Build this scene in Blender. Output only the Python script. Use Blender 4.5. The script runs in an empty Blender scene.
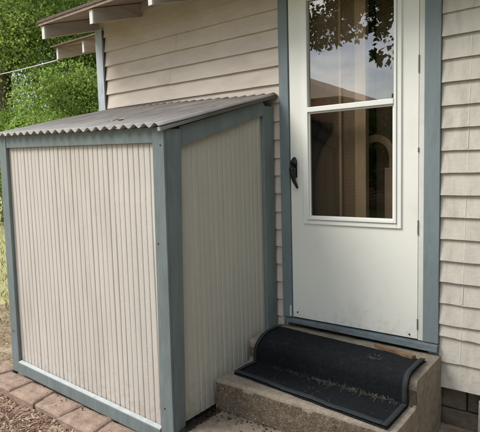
import bpy, bmesh, math, random
import numpy as np
from mathutils import Vector, Matrix, noise
R = math.radians
S = bpy.context.scene
col = S.collection
rng = random.Random(7)

# ------------------------------------------------------------------ camera
cam = bpy.data.cameras.new('camera'); co = bpy.data.objects.new('camera', cam); col.objects.link(co)
co.location = (1.7084, -2.7759, 0.9909)
r_ = Vector((0.7947198, 0.60635003, -0.02756973)); u_ = Vector((-0.03616507, 0.09264309, 0.99504238))
f_ = Vector((-0.60589812, 0.78978282, -0.09555399))
co.rotation_euler = Matrix((r_, u_, -f_)).transposed().to_euler()
cam.sensor_fit = 'HORIZONTAL'; cam.sensor_width = 36; cam.lens = 36 * 503.81 / 480
cam.clip_start = .02; cam.clip_end = 800
S.camera = co

# ------------------------------------------------------------------ light
SUN_EL, SUN_AZ = 44, 222           # azimuth, clockwise from +y: the sun stands behind the camera's left shoulder
w = bpy.data.worlds.new('World'); S.world = w; w.use_nodes = True
nt = w.node_tree; nt.nodes.clear()
out = nt.nodes.new('ShaderNodeOutputWorld'); bg = nt.nodes.new('ShaderNodeBackground')
sky = nt.nodes.new('ShaderNodeTexSky'); sky.sky_type = 'NISHITA'; sky.sun_disc = False
sky.sun_elevation = R(SUN_EL); sky.sun_rotation = R(SUN_AZ); sky.air_density = 1.2; sky.dust_density = 1.2
tc = nt.nodes.new('ShaderNodeTexCoord'); mp = nt.nodes.new('ShaderNodeMapping'); mp.inputs['Scale'].default_value = (1, 1, 2.6)
cn = nt.nodes.new('ShaderNodeTexNoise'); cn.inputs['Scale'].default_value = 2.6; cn.inputs['Detail'].default_value = 6; cn.inputs['Roughness'].default_value = .55
cr = nt.nodes.new('ShaderNodeValToRGB'); cr.color_ramp.elements[0].position = .36; cr.color_ramp.elements[1].position = .62
cm = nt.nodes.new('ShaderNodeMixRGB'); cm.inputs[2].default_value = (11.6, 12.3, 13.4, 1)
nt.links.new(tc.outputs['Generated'], mp.inputs[0]); nt.links.new(mp.outputs[0], cn.inputs[0]); nt.links.new(cn.outputs['Fac'], cr.inputs[0])
n2_ = nt.nodes.new('ShaderNodeTexNoise'); n2_.inputs['Scale'].default_value = 6.5; n2_.inputs['Detail'].default_value = 7; n2_.inputs['Roughness'].default_value = .6
c2_ = nt.nodes.new('ShaderNodeValToRGB'); c2_.color_ramp.elements[0].position = .40; c2_.color_ramp.elements[1].position = .62
c2_.color_ramp.elements[0].color = (.55, .60, .69, 1); c2_.color_ramp.elements[1].color = (1, .985, .94, 1)
m2_ = nt.nodes.new('ShaderNodeVectorMath'); m2_.operation = 'SCALE'; m2_.inputs['Scale'].default_value = 15.5
nt.links.new(mp.outputs[0], n2_.inputs[0]); nt.links.new(n2_.outputs['Fac'], c2_.inputs[0]); nt.links.new(c2_.outputs[0], m2_.inputs[0]); nt.links.new(m2_.outputs[0], cm.inputs[2])
nt.links.new(cr.outputs[0], cm.inputs[0]); nt.links.new(sky.outputs[0], cm.inputs[1]); nt.links.new(cm.outputs[0], bg.inputs[0])
bg.inputs[1].default_value = .095
nt.links.new(bg.outputs[0], out.inputs[0])
sun = bpy.data.lights.new('sun', 'SUN'); sun.energy = 2.2; sun.angle = R(28); sun.color = (1, .95, .88)
so = bpy.data.objects.new('sun', sun); col.objects.link(so)
sd = Vector((math.sin(R(SUN_AZ)) * math.cos(R(SUN_EL)), math.cos(R(SUN_AZ)) * math.cos(R(SUN_EL)), math.sin(R(SUN_EL))))
so.rotation_euler = sd.to_track_quat('Z', 'Y').to_euler(); so.location = sd * 30
vs = S.view_settings; vs.view_transform = 'Standard'; vs.look = 'None'; vs.exposure = 0.77; vs.gamma = 1; vs.use_curve_mapping = False
S.cycles.max_bounces = 8; S.cycles.transparent_max_bounces = 24; S.cycles.use_denoising = True

# ------------------------------------------------------------------ materials
def mat(name, c, rough=.8, var=.12, scale=6, c2=None, amt=.0, sc2=2.0, bump=.0, bscale=60, stretch=(1, 1, 1), spec=.3, trans=None, lo=.5, hi=.68, det=6, bstretch=None):
    m = bpy.data.materials.new(name); m.use_nodes = True; t = m.node_tree; b = t.nodes['Principled BSDF']
    b.inputs['Roughness'].default_value = rough; b.inputs['Specular IOR Level'].default_value = spec
    tc = t.nodes.new('ShaderNodeTexCoord'); mp = t.nodes.new('ShaderNodeMapping'); mp.inputs['Scale'].default_value = stretch
    t.links.new(tc.outputs['Object'], mp.inputs[0])
    n = t.nodes.new('ShaderNodeTexNoise'); n.inputs['Scale'].default_value = scale; n.inputs['Detail'].default_value = det; n.inputs['Roughness'].default_value = .6
    t.links.new(mp.outputs[0], n.inputs[0])
    rp = t.nodes.new('ShaderNodeValToRGB')
    rp.color_ramp.elements[0].position = .3; rp.color_ramp.elements[1].position = .7
    rp.color_ramp.elements[0].color = tuple(x * (1 - var) for x in c) + (1,); rp.color_ramp.elements[1].color = tuple(min(1, x * (1 + var)) for x in c) + (1,)
    t.links.new(n.outputs['Fac'], rp.inputs[0]); last = rp.outputs[0]
    if c2:
        n2 = t.nodes.new('ShaderNodeTexNoise'); n2.inputs['Scale'].default_value = sc2; n2.inputs['Detail'].default_value = 8; n2.inputs['Roughness'].default_value = .65
        t.links.new(mp.outputs[0], n2.inputs[0])
        r2 = t.nodes.new('ShaderNodeMapRange'); r2.inputs[1].default_value = lo; r2.inputs[2].default_value = hi; r2.inputs[3].default_value = 0; r2.inputs[4].default_value = amt
        t.links.new(n2.outputs['Fac'], r2.inputs[0])
        mx = t.nodes.new('ShaderNodeMixRGB'); mx.inputs[2].default_value = tuple(c2) + (1,)
        t.links.new(r2.outputs[0], mx.inputs[0]); t.links.new(last, mx.inputs[1]); last = mx.outputs[0]
    t.links.new(last, b.inputs['Base Color'])
    if bump:
        n3 = t.nodes.new('ShaderNodeTexNoise'); n3.inputs['Scale'].default_value = bscale; n3.inputs['Detail'].default_value = 5
        if bstretch:
            m3 = t.nodes.new('ShaderNodeMapping'); m3.inputs['Scale'].default_value = bstretch
            t.links.new(tc.outputs['Object'], m3.inputs[0]); t.links.new(m3.outputs[0], n3.inputs[0])
        else: t.links.new(tc.outputs['Object'], n3.inputs[0])
        bp = t.nodes.new('ShaderNodeBump'); bp.inputs['Strength'].default_value = bump; bp.inputs['Distance'].default_value = .01
        t.links.new(n3.outputs['Fac'], bp.inputs['Height']); t.links.new(bp.outputs[0], b.inputs['Normal'])
    if trans:
        b2 = t.nodes.new('ShaderNodeBsdfTranslucent'); t.links.new(last, b2.inputs[0]); ms = t.nodes.new('ShaderNodeMixShader'); ms.inputs[0].default_value = trans
        t.links.new(b.outputs[0], ms.inputs[1]); t.links.new(b2.outputs[0], ms.inputs[2]); t.links.new(ms.outputs[0], t.nodes['Material Output'].inputs[0])
    return m

M = {}
M['siding'] = mat('siding_paint', (.575, .505, .44), .75, .07, 5, (.36, .29, .235), .45, 3.2, .25, 90, (1, 1, 3), lo=.52, hi=.8)
M['siding_right'] = mat('siding_paint_weathered', (.48, .455, .40), .85, .10, 9, (.26, .225, .175), .55, 7, .22, 70, (2.4, 1, .7), lo=.5, hi=.78)
M['palecap'] = mat('faded_cap_paint', (.42, .45, .45), .7, .12, 20)
M['seam'] = mat('seam_paint', (.56, .535, .47), .8, .06, 20)
M['blue'] = mat('blue_grey_paint', (.155, .188, .19), .7, .14, 9, (.29, .32, .32), .35, 24, .35, 150, (1.5, 1.5, .35), lo=.52, hi=.8, bstretch=(1, 1, .08))
M['blue_door'] = mat('blue_trim_paint', (.17, .21, .222), .6, .1, 7, (.09, .115, .12), .55, 12, .25, 150, (1.5, 1.5, .4), bstretch=(1, 1, .08), lo=.54, hi=.8)
M['blue_worn'] = mat('worn_blue_sill_paint', (.13, .17, .19), .75, .2, 16, (.15, .10, .07), .75, 22, .4, 130, (.6, 1.5, 1.5), lo=.5, hi=.66)
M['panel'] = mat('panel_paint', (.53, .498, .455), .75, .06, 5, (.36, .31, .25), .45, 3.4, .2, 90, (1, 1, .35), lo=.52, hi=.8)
M['panel_shaded'] = mat('panel_paint_shaded', (.46, .443, .385), .8, .07, 5, (.33, .31, .25), .35, 2.4, .2, 90, (1, 1, .35), lo=.45, hi=.8)  # shade on the shed's side put into a darker panel colour
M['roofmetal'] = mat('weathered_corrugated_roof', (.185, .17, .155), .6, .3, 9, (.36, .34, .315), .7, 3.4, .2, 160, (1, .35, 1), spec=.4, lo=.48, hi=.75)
M['door'] = mat('door_enamel', (.74, .745, .69), .45, .03, 3, (.52, .51, .42), .5, 3.5, .04, 40, (1, 1, .7), lo=.55, hi=.85)
M['vinyl'] = mat('white_door_moulding', (.76, .77, .73), .4, .03, 6, (.55, .55, .48), .3, 12, .03, 50, lo=.58, hi=.8)
M['jamb'] = mat('white_jamb_paint', (.60, .61, .56), .6, .06, 9, (.35, .32, .26), .4, 15, .1, 60, lo=.55, hi=.8)
M['black'] = mat('black_metal', (.008, .008, .009), .35, .1, 10, spec=.5)
M['hinge'] = mat('dull_hinge_metal', (.16, .15, .13), .5, .25, 30)
M['concrete'] = mat('step_concrete', (.25, .212, .165), .9, .28, 26, (.36, .315, .26), .7, 90, .7, 110, lo=.52, hi=.68)
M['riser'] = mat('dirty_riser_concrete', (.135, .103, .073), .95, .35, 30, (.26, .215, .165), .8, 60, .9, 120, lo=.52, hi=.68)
M['slab'] = mat('landing_concrete', (.235, .19, .145), .9, .25, 16, (.12, .09, .065), .6, 30, .6, 120, lo=.52, hi=.7)
M['aggregate'] = mat('pebble', (.25, .205, .16), .8, .5, 40, bump=.3, bscale=150)
M['mat'] = mat('rubber_doormat', (.015, .0185, .022), .85, .4, 60, (.085, .078, .065), .5, 22, .9, 420, spec=.15, lo=.58, hi=.8)
M['matedge'] = mat('rubber_edging', (.030, .034, .036), .75, .2, 40, (.06, .057, .05), .4, 12, .3, 200, spec=.2, lo=.55, hi=.8)
M['straw'] = mat('dry_straw', (.19, .165, .12), .9, .3, 30)
M['paver'] = mat('brick_paver', (.30, .215, .165), .92, .3, 18, (.40, .325, .265), .6, 30, .6, 90, lo=.5, hi=.7)
M['mulch'] = mat('wood_mulch', (.30, .235, .185), .95, .4, 14)
M['soil'] = mat('dirt_ground', (.24, .17, .12), .95, .3, 20, (.46, .37, .28), .7, 4, .8, 60, lo=.45, hi=.65)
M['rafterwood'] = mat('weathered_rafter', (.43, .385, .345), .85, .15, 8, (.15, .12, .10), .6, 7, .3, 60, (1, .4, 2), lo=.5, hi=.75)
M['whitewood'] = mat('white_painted_end', (.60, .585, .55), .7, .1, 20)
M['deck'] = mat('roof_board', (.29, .215, .175), .9, .25, 12, (.42, .34, .28), .6, 7, .3, 60, (2, .6, 1), lo=.5, hi=.7)
M['tanroof'] = mat('tan_shingle_roof', (.36, .26, .18), .9, .25, 12, bump=.4, bscale=30)
M['shingle'] = mat('roof_shingle', (.12, .09, .075), .95, .3, 30, bump=.5, bscale=80)
M['cornergrey'] = mat('corner_board_paint', (.40, .45, .48), .7, .1, 8, (.16, .18, .19), .6, 12, .3, 90, (1.5, 1.5, .6), lo=.54, hi=.75)
M['block'] = mat('foundation_block', (.13, .107, .08), .95, .3, 14, (.06, .05, .04), .7, 9, .7, 60, lo=.45, hi=.65)
M['pier'] = mat('pale_pier', (.36, .33, .28), .9, .15, 14, bump=.4, bscale=60)
M['stick'] = mat('stick_wood', (.20, .125, .075), .8, .3, 30, bump=.3, bscale=100, stretch=(.4, 1, 1))
M['leafdry'] = mat('dry_leaf', (.36, .25, .17), .8, .3, 30)
M['tan'] = mat('tan_timber', (.70, .51, .34), .5, .08, 8, (.40, .26, .13), .4, 12, .05, 60, (6, 6, .4), lo=.5, hi=.8)
M['brown'] = mat('brown_panelling', (.37, .26, .175), .55, .08, 8, (.27, .18, .12), .4, 9, .05, 60, (8, 8, .3), lo=.45, hi=.75)
M['chairwood'] = mat('chair_wood', (.62, .43, .31), .45, .1, 8)
M['darkcloth'] = mat('dark_cloth', (.075, .072, .078), .9, .3, 10)
M['brick'] = mat('red_brick', (.36, .11, .08), .9, .2, 4)
M['bark'] = mat('bark', (.085, .062, .045), .95, .35, 12, bump=.9, bscale=18, bstretch=(1, 1, .25))
M['leafA'] = mat('leaf_bright', (.17, .265, .055), .42, .35, .7, (.32, .38, .10), .8, 3.0, trans=.5, lo=.45, hi=.62)
M['leafB'] = mat('leaf_mid', (.12, .21, .05), .45, .35, .8, (.22, .30, .07), .7, 3.0, trans=.4, lo=.48, hi=.65)
M['leafD'] = mat('leaf_dark', (.032, .07, .020), .6, .4, .8, trans=.3)
M['leafR'] = mat('leaf_olive', (.06, .085, .025), .6, .35, .8, trans=.35)
M['lawn'] = mat('lawn_ground', (.24, .25, .09), .95, .25, 2.5, (.46, .40, .22), .8, .6, .6, 40, lo=.4, hi=.62)
M['grass'] = mat('grass_blade', (.14, .20, .05), .8, .35, 3, (.34, .32, .13), .7, 1.5, trans=.3, lo=.45, hi=.6)
M['cable'] = mat('pale_cable', (.45, .44, .42), .6, .1, 8)
M['room'] = mat('room_wall', (.34, .27, .21), .8, .1, 4)
M['nail'] = mat('nail_head', (.03, .025, .02), .6, .2, 20)
# beaten up brick wall of the house across the yard: courses come from a brick texture
def brickmat():
    m = M['brick']; t = m.node_tree; b = t.nodes['Principled BSDF']
    tc = t.nodes.new('ShaderNodeTexCoord'); mp = t.nodes.new('ShaderNodeMapping'); mp.inputs['Rotation'].default_value = (R(90), 0, 0)
    bt = t.nodes.new('ShaderNodeTexBrick'); bt.inputs['Scale'].default_value = 4; bt.inputs['Color1'].default_value = (.38, .12, .085, 1); bt.inputs['Color2'].default_value = (.28, .09, .07, 1); bt.inputs['Mortar'].default_value = (.42, .38, .33, 1)
    t.links.new(tc.outputs['Object'], mp.inputs[0]); t.links.new(mp.outputs[0], bt.inputs[0]); t.links.new(bt.outputs[0], b.inputs['Base Color'])
brickmat()
def glass(name, ior, tint, extra):
    m = bpy.data.materials.new(name); m.use_nodes = True; t = m.node_tree; t.nodes.clear()
    o = t.nodes.new('ShaderNodeOutputMaterial'); g = t.nodes.new('ShaderNodeBsdfGlossy'); g.inputs['Roughness'].default_value = 0.004
    tr = t.nodes.new('ShaderNodeBsdfTransparent'); tr.inputs[0].default_value = tint + (1,)
    fr = t.nodes.new('ShaderNodeFresnel'); fr.inputs[0].default_value = ior
    n = t.nodes.new('ShaderNodeTexNoise'); n.inputs['Scale'].default_value = 5; bp = t.nodes.new('ShaderNodeBump'); bp.inputs['Strength'].default_value = .007; bp.inputs['Distance'].default_value = .02
    tc = t.nodes.new('ShaderNodeTexCoord'); t.links.new(tc.outputs['Object'], n.inputs[0]); t.links.new(n.outputs['Fac'], bp.inputs['Height']); t.links.new(bp.outputs[0], g.inputs['Normal'])
    ms = t.nodes.new('ShaderNodeMixShader'); gi = t.nodes.new('ShaderNodeNewGeometry'); sb = t.nodes.new('ShaderNodeMath'); sb.operation = 'SUBTRACT'; sb.inputs[0].default_value = 1; ml_ = t.nodes.new('ShaderNodeMath'); ml_.operation = 'MULTIPLY'
    t.links.new(gi.outputs['Backfacing'], sb.inputs[1]); t.links.new(sb.outputs[0], ml_.inputs[0]); t.links.new(fr.outputs[0], ml_.inputs[1])
    t.links.new(ml_.outputs[0], ms.inputs[0]); t.links.new(tr.outputs[0], ms.inputs[1]); t.links.new(g.outputs[0], ms.inputs[2])
    t.links.new(ms.outputs[0], o.inputs[0]); return m
M['glass_up'] = glass('pane_glass', 2.95, (.90, .90, .89), 0)
M['glass_low'] = glass('screened_pane_glass', 1.65, (.68, .68, .66), 0)

def leafvary(m, lo, hi):
    t = m.node_tree; b = t.nodes['Principled BSDF']; src = b.inputs['Base Color'].links[0].from_socket
    gi = t.nodes.new('ShaderNodeNewGeometry'); mr_ = t.nodes.new('ShaderNodeMapRange'); mr_.inputs[3].default_value = lo; mr_.inputs[4].default_value = hi
    t.links.new(gi.outputs['Random Per Island'], mr_.inputs[0]); hs = t.nodes.new('ShaderNodeHueSaturation')
    t.links.new(mr_.outputs[0], hs.inputs['Value']); t.links.new(src, hs.inputs['Color'])
    for l in list(src.links):
        if l.to_node != hs: t.links.new(hs.outputs[0], l.to_socket)
for k_ in ('leafA', 'leafB', 'leafD', 'leafR', 'grass'): leafvary(M[k_], .5, 1.9)

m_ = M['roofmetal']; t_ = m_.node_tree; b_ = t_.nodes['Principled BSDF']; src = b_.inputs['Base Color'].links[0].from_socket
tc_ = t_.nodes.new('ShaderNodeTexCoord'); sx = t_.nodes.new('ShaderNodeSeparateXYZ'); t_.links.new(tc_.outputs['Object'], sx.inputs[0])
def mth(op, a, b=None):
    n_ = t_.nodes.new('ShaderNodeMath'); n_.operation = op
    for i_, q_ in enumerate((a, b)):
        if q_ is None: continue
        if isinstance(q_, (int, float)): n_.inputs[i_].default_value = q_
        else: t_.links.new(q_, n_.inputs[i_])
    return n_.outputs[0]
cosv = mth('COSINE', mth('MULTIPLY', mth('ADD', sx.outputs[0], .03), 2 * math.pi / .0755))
dirt = t_.nodes.new('ShaderNodeMapRange'); dirt.inputs[1].default_value = .1; dirt.inputs[2].default_value = -1; dirt.inputs[3].default_value = 0; dirt.inputs[4].default_value = .85; t_.links.new(cosv, dirt.inputs[0])  # darker towards the corrugation valleys
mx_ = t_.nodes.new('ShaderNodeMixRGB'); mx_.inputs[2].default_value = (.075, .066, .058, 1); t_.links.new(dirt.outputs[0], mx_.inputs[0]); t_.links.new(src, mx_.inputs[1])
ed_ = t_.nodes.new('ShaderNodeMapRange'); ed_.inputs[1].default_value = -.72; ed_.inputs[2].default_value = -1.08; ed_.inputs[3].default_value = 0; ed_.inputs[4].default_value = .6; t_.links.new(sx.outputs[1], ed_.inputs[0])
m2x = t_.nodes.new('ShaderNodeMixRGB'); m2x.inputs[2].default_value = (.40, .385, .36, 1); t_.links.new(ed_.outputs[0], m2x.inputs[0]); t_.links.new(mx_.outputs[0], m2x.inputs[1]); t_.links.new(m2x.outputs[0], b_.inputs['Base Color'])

for m_, z0_, z1_, gn, amt_, gc in ((M['door'], .22, 0, .25, .4, (.33, .29, .20, 1)), (M['vinyl'], .22, 0, .2, .4, (.33, .29, .20, 1)), (M['panel'], -.02, -.38, .26, .5, (.27, .22, .165, 1)),
                               (M['panel_shaded'], .05, -.36, .26, .55, (.24, .215, .155, 1)), (M['siding_right'], .3, -.25, .22, .55, (.25, .21, .155, 1)), (M['siding'], 1.42, 1.30, .0, .3, (.33, .28, .22, 1))):
    t_ = m_.node_tree; b_ = t_.nodes['Principled BSDF']; src = b_.inputs['Base Color'].links[0].from_socket
    tc_ = t_.nodes.new('ShaderNodeTexCoord'); sx = t_.nodes.new('ShaderNodeSeparateXYZ'); t_.links.new(tc_.outputs['Object'], sx.inputs[0])
    gr = t_.nodes.new('ShaderNodeMapRange'); gr.inputs[1].default_value = z0_; gr.inputs[2].default_value = z1_; gr.inputs[3].default_value = 0; gr.inputs[4].default_value = gn; t_.links.new(sx.outputs[2], gr.inputs[0])
    nn_ = t_.nodes.new('ShaderNodeTexNoise'); nn_.inputs['Scale'].default_value = 26; nn_.inputs['Detail'].default_value = 8; nn_.inputs['Roughness'].default_value = .7; t_.links.new(tc_.outputs['Object'], nn_.inputs[0])
    ad = t_.nodes.new('ShaderNodeMath'); ad.operation = 'ADD'; t_.links.new(nn_.outputs['Fac'], ad.inputs[0]); t_.links.new(gr.outputs[0], ad.inputs[1])
    th = t_.nodes.new('ShaderNodeMapRange'); th.inputs[1].default_value = .66; th.inputs[2].default_value = .95; th.inputs[3].default_value = 0; th.inputs[4].default_value = amt_; t_.links.new(ad.outputs[0], th.inputs[0])
    mx_ = t_.nodes.new('ShaderNodeMixRGB'); mx_.inputs[2].default_value = gc; t_.links.new(th.outputs[0], mx_.inputs[0]); t_.links.new(src, mx_.inputs[1]); t_.links.new(mx_.outputs[0], b_.inputs['Base Color'])

# ------------------------------------------------------------------ mesh helpers
class MB:
    def __init__(s): s.v = []; s.f = []
    def quad(s, a, b, c, d): i = len(s.v); s.v += [a, b, c, d]; s.f.append((i, i + 1, i + 2, i + 3))
    def hexa(s, p):       # p: 8 points, bottom 4 (ccw seen from above) then top 4
        i = len(s.v); s.v += [tuple(x) for x in p]
        for q in ((3, 2, 1, 0), (4, 5, 6, 7), (0, 1, 5, 4), (1, 2, 6, 5), (2, 3, 7, 6), (3, 0, 4, 7)): s.f.append(tuple(i + k for k in q))
    def box(s, x0, x1, y0, y1, z0, z1): s.hexa([(x0, y0, z0), (x1, y0, z0), (x1, y1, z0), (x0, y1, z0), (x0, y0, z1), (x1, y0, z1), (x1, y1, z1), (x0, y1, z1)])
    def bar(s, a, b, wd, ht, up=Vector((0, 0, 1))):
        a = Vector(a); b = Vector(b); d = (b - a).normalized(); sd_ = d.cross(up).normalized(); u = sd_.cross(d)
        p = []
        for e in (-1, 1):
            for (c, su) in ((a, -1), (a, 1), (b, 1), (b, -1)): p.append(c + sd_ * (su * wd / 2) + u * (e * ht / 2))
        s.hexa(p)
    def tube(s, pts, rad, n=8, cap=True):
        i0 = len(s.v); pts = [Vector(p) for p in pts]
        if not hasattr(rad, '__len__'): rad = [rad] * len(pts)
        ref = Vector((0, 0, 1))
        for k, p in enumerate(pts):
            d = (pts[min(k + 1, len(pts) - 1)] - pts[max(k - 1, 0)]).normalized()
            if abs(d.dot(ref)) > .95: ref = Vector((1, 0, 0)) if abs(d.x) < .9 else Vector((0, 1, 0))
            a = d.cross(ref).normalized(); b = d.cross(a)
            for j in range(n):
                t = 2 * math.pi * j / n; s.v.append(tuple(p + a * (math.cos(t) * rad[k]) + b * (math.sin(t) * rad[k])))
        for k in range(len(pts) - 1):
            for j in range(n): s.f.append((i0 + k * n + j, i0 + k * n + (j + 1) % n, i0 + (k + 1) * n + (j + 1) % n, i0 + (k + 1) * n + j))
        if cap: s.f.append(tuple(i0 + j for j in range(n))); s.f.append(tuple(i0 + (len(pts) - 1) * n + j for j in reversed(range(n))))
    def grid(s, fn, us, vs_):
        i0 = len(s.v); m = len(vs_)
        for u in us:
            for v in vs_: s.v.append(tuple(fn(u, v)))
        for a in range(len(us) - 1):
            for b in range(m - 1): s.f.append((i0 + a * m + b, i0 + (a + 1) * m + b, i0 + (a + 1) * m + b + 1, i0 + a * m + b + 1))
    def build(s, name, m, parent=None, smooth=False, bevel=0, seg=2, recalc=True):
        me = bpy.data.meshes.new(name)
        off = Vector(parent['_o']) if parent is not None and '_o' in parent else Vector((0, 0, 0))
        me.from_pydata([tuple(Vector(v) - off) for v in s.v], [], s.f)
        if recalc:
            bm = bmesh.new(); bm.from_mesh(me); bmesh.ops.recalc_face_normals(bm, faces=bm.faces); bm.to_mesh(me); bm.free()
        for mm in (m if isinstance(m, (list, tuple)) else [m]): me.materials.append(mm)
        if smooth: me.polygons.foreach_set('use_smooth', [True] * len(me.polygons))
        o = bpy.data.objects.new(name, me); col.objects.link(o)
        if parent is not None: o.parent = parent
        if bevel:
            b = o.modifiers.new('bevel', 'BEVEL'); b.width = bevel; b.segments = seg; b.limit_method = 'ANGLE'
        return o
def tag(o, label=None, cat=None, group=None, kind=None):
    if label: o['label'] = label
    if cat: o['category'] = cat
    if group: o['group'] = group
    if kind: o['kind'] = kind
    return o
def empty(name, label, cat, group=None):
    o = bpy.data.objects.new(name, None); o.empty_display_size = .1; col.objects.link(o); return tag(o, label, cat, group)
def nz(x, y=0, z=0): return noise.noise(Vector((x, y, z)))
def lin(a, b, n): return [a + (b - a) * i / n for i in range(n + 1)]

# ================================================================== GROUND
GZ = -.475
def gz(x, y): return GZ + .012 * nz(x * 1.3, y * 1.3, 3) + .004 * nz(x * 9, y * 9, 5)
g = MB()
fine = [-300, -120, -60, -30, -16, -10, -7] + lin(-5, 5, 120) + [7, 10, 16, 30, 60, 120, 300]
g.grid(lambda x, y: (x, y, gz(x, y) if abs(x) < 8 and abs(y) < 8 else GZ - .01), fine, fine)
tag(g.build('ground', [M['lawn']], smooth=True), kind='structure')
# bare dirt bed round the shed: an irregular sheet lying on the ground
g = MB()
def bed(u, v):
    a = u * 2 * math.pi; rr = v * (1 + .10 * nz(math.cos(a) * 2, math.sin(a) * 2, 9))
    x = -.6 + 4.2 * rr * math.cos(a); y = -2.0 + 2.9 * rr * math.sin(a)
    return (x, y, gz(x, y) + .006 + .012 * nz(x * 6, y * 6, 2) * (1 - v) + .01 * (1 - v))
g.grid(bed, lin(0, 1, 120), lin(.0, 1, 60))
tag(g.build('dirt_bed', M['soil'], smooth=True), kind='structure')

# ================================================================== HOUSE
house = empty('house', 'old cream clapboard house with blue grey trim and open eaves behind the lean-to', 'house')
C0, CS = .122, .1159
WIN = .015
def course(mb, x0, x1, zb, zt, rough, y0=0, seed=0, tilt=0):
    n = max(2, int((x1 - x0) / .02)); xs = lin(x0, x1, n)
    bot = []
    for x in xs:
        bot.append(zb + tilt * (x - x0) + rough * (nz(x * 7, zb * 9, seed) + .6 * nz(x * 26, zb * 9, seed + 4)))
    i0 = len(mb.v)
    for x, b in zip(xs, bot):
        wv = .002 * nz(x * 2.2, zb * 7, seed)
        mb.v += [(x, y0 - .009 + wv, zt), (x, y0 - .027 + wv, b), (x, y0 - .012, b + .003), (x, y0 - .001, b + .004)]
    for k in range(n):
        for j in range(3): a = i0 + k * 4 + j; mb.f.append((a, a + 4, a + 5, a + 1))
    mb.f.append((i0, i0 + 1, i0 + 2, i0 + 3)); e = i0 + n * 4; mb.f.append((e, e + 3, e + 2, e + 1))
wl = MB()
joints = {15: [-.954], 13: [-1.03]}
for k in range(-3, 19):
    zb = C0 + CS * k + rng.uniform(-.002, .002); zt = C0 + CS * (k + 1) + .01
    cuts = [-1.785] + sorted(joints.get(k, [])) + [-.057]
    for a, b in zip(cuts[:-1], cuts[1:]): course(wl, a + .001, b - .001, zb + rng.uniform(-.001, .001), zt, .0012, seed=k, tilt=rng.uniform(-.001, .001))
wl.build('siding', M['siding'], house)
wr = MB()
rows = [(-.226, -.072), (-.084, .060), (.052, .130)] + [(C0 + CS * k, C0 + CS * (k + 1) + .01) for k in range(0, 18)]
for i, (zb, zt) in enumerate(rows):
    seam = 1.048 + .0045 * (i - 3) * .5 + rng.uniform(-.004, .004)
    rgh = .009 if i == 2 else .004 if i < 6 else .0022
    st = [.9345, 1.9 + rng.uniform(-.4, .4), 3.3]
    for j in range(2):
        dz = rng.uniform(-.004, .004) if j else 0
        course(wr, st[j] + .0008, st[j + 1] - .0008, zb + dz, zt, rgh, y0=-rng.uniform(.001, .005), seed=i * 7 + j, tilt=rng.uniform(-.004, .004))
wr.build('siding', M['siding_right'], house)
# the raised paint seam that runs down the shingles
sm = MB()
for i, (zb, zt) in enumerate(rows):
    seam = 1.048 + .0045 * (i - 3) * .5
    sm.hexa([(seam - .002, -.0305, zb + .008), (seam + .002, -.0305, zb + .008), (seam + .003, -.015, zb + .006), (seam - .003, -.015, zb + .006),
             (seam - .002, -.0155, zt - .014), (seam + .002, -.0155, zt - .014), (seam + .002, -.008, zt - .014), (seam - .002, -.008, zt - .014)])
sm.build('joint_strip', M['seam'], house)
# above the door
wa = MB()
for k in range(17, 19): course(wa, -.0565, .9340, C0 + CS * k, C0 + CS * (k + 1) + .01, .001, seed=k)
wa.build('siding', M['siding'], house)
# sheathing behind the boards, gable side, wing wall, back
sh = MB()
sh.box(-1.86, -.041, .002, .10, -.23, 2.32); sh.box(.87, 3.3, .002, .10, -.21, 2.32); sh.box(-.03, .87, .002, .10, 2.07, 2.32)
sh.box(-1.86, -1.76, .102, 5.4, -.25, 2.32); sh.box(3.2, 3.3, .102, 5.4, -.25, 2.32); sh.box(-1.758, 3.198, 5.3, 5.4, -.25, 2.32)
sh.box(-4.1, -1.862, 2.0, 2.1, -.25, 2.85); sh.box(-4.1, -4.0, 2.102, 5.4, -.25, 2.85)
sh.build('wall', M['siding'], house)
# corner board
cb = MB(); cb.box(-1.878, -1.79, -.034, -.004, -.24, 2.17); cb.box(-1.882, -1.8605, -.002, .09, -.24, 2.17)
cb.build('corner_board', M['cornergrey'], house, bevel=.002)
cs_ = MB(); cs_.box(-1.788, -1.776, -.03, -.002, -.24, 2.15); cs_.build('corner_shadow', M['black'], house)  # black strip standing in for the shadow beside the corner board
# foundation: dark rough blocks set back under the boards
fb = MB()
def rblock(mb, x0, x1, y0, y1, z0, z1, j=.006):
    p = [(x0, y0, z0), (x1, y0, z0), (x1, y1, z0), (x0, y1, z0), (x0, y0, z1), (x1, y0, z1), (x1, y1, z1), (x0, y1, z1)]
    mb.hexa([(a + rng.uniform(-j, j), b + rng.uniform(-j, j), c + rng.uniform(-j, j)) for a, b, c in p])
for r in range(2):
    x = -1.85 - .1 * r
    while x < 3.2:
        L = rng.uniform(.33, .42)
        rblock(fb, x, min(x + L, 3.25), .045, .2, -.365 + .0 - .165 * r, -.365 + .157 - .165 * r, .004); x += L + .008
fb.build('foundation', M['block'], house, bevel=.008)
fp = MB(); rblock(fp, 1.135, 1.32, -.02, .043, -.53, -.262, .003); fp.build('foundation_pier', M['pier'], house, bevel=.006)
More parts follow.
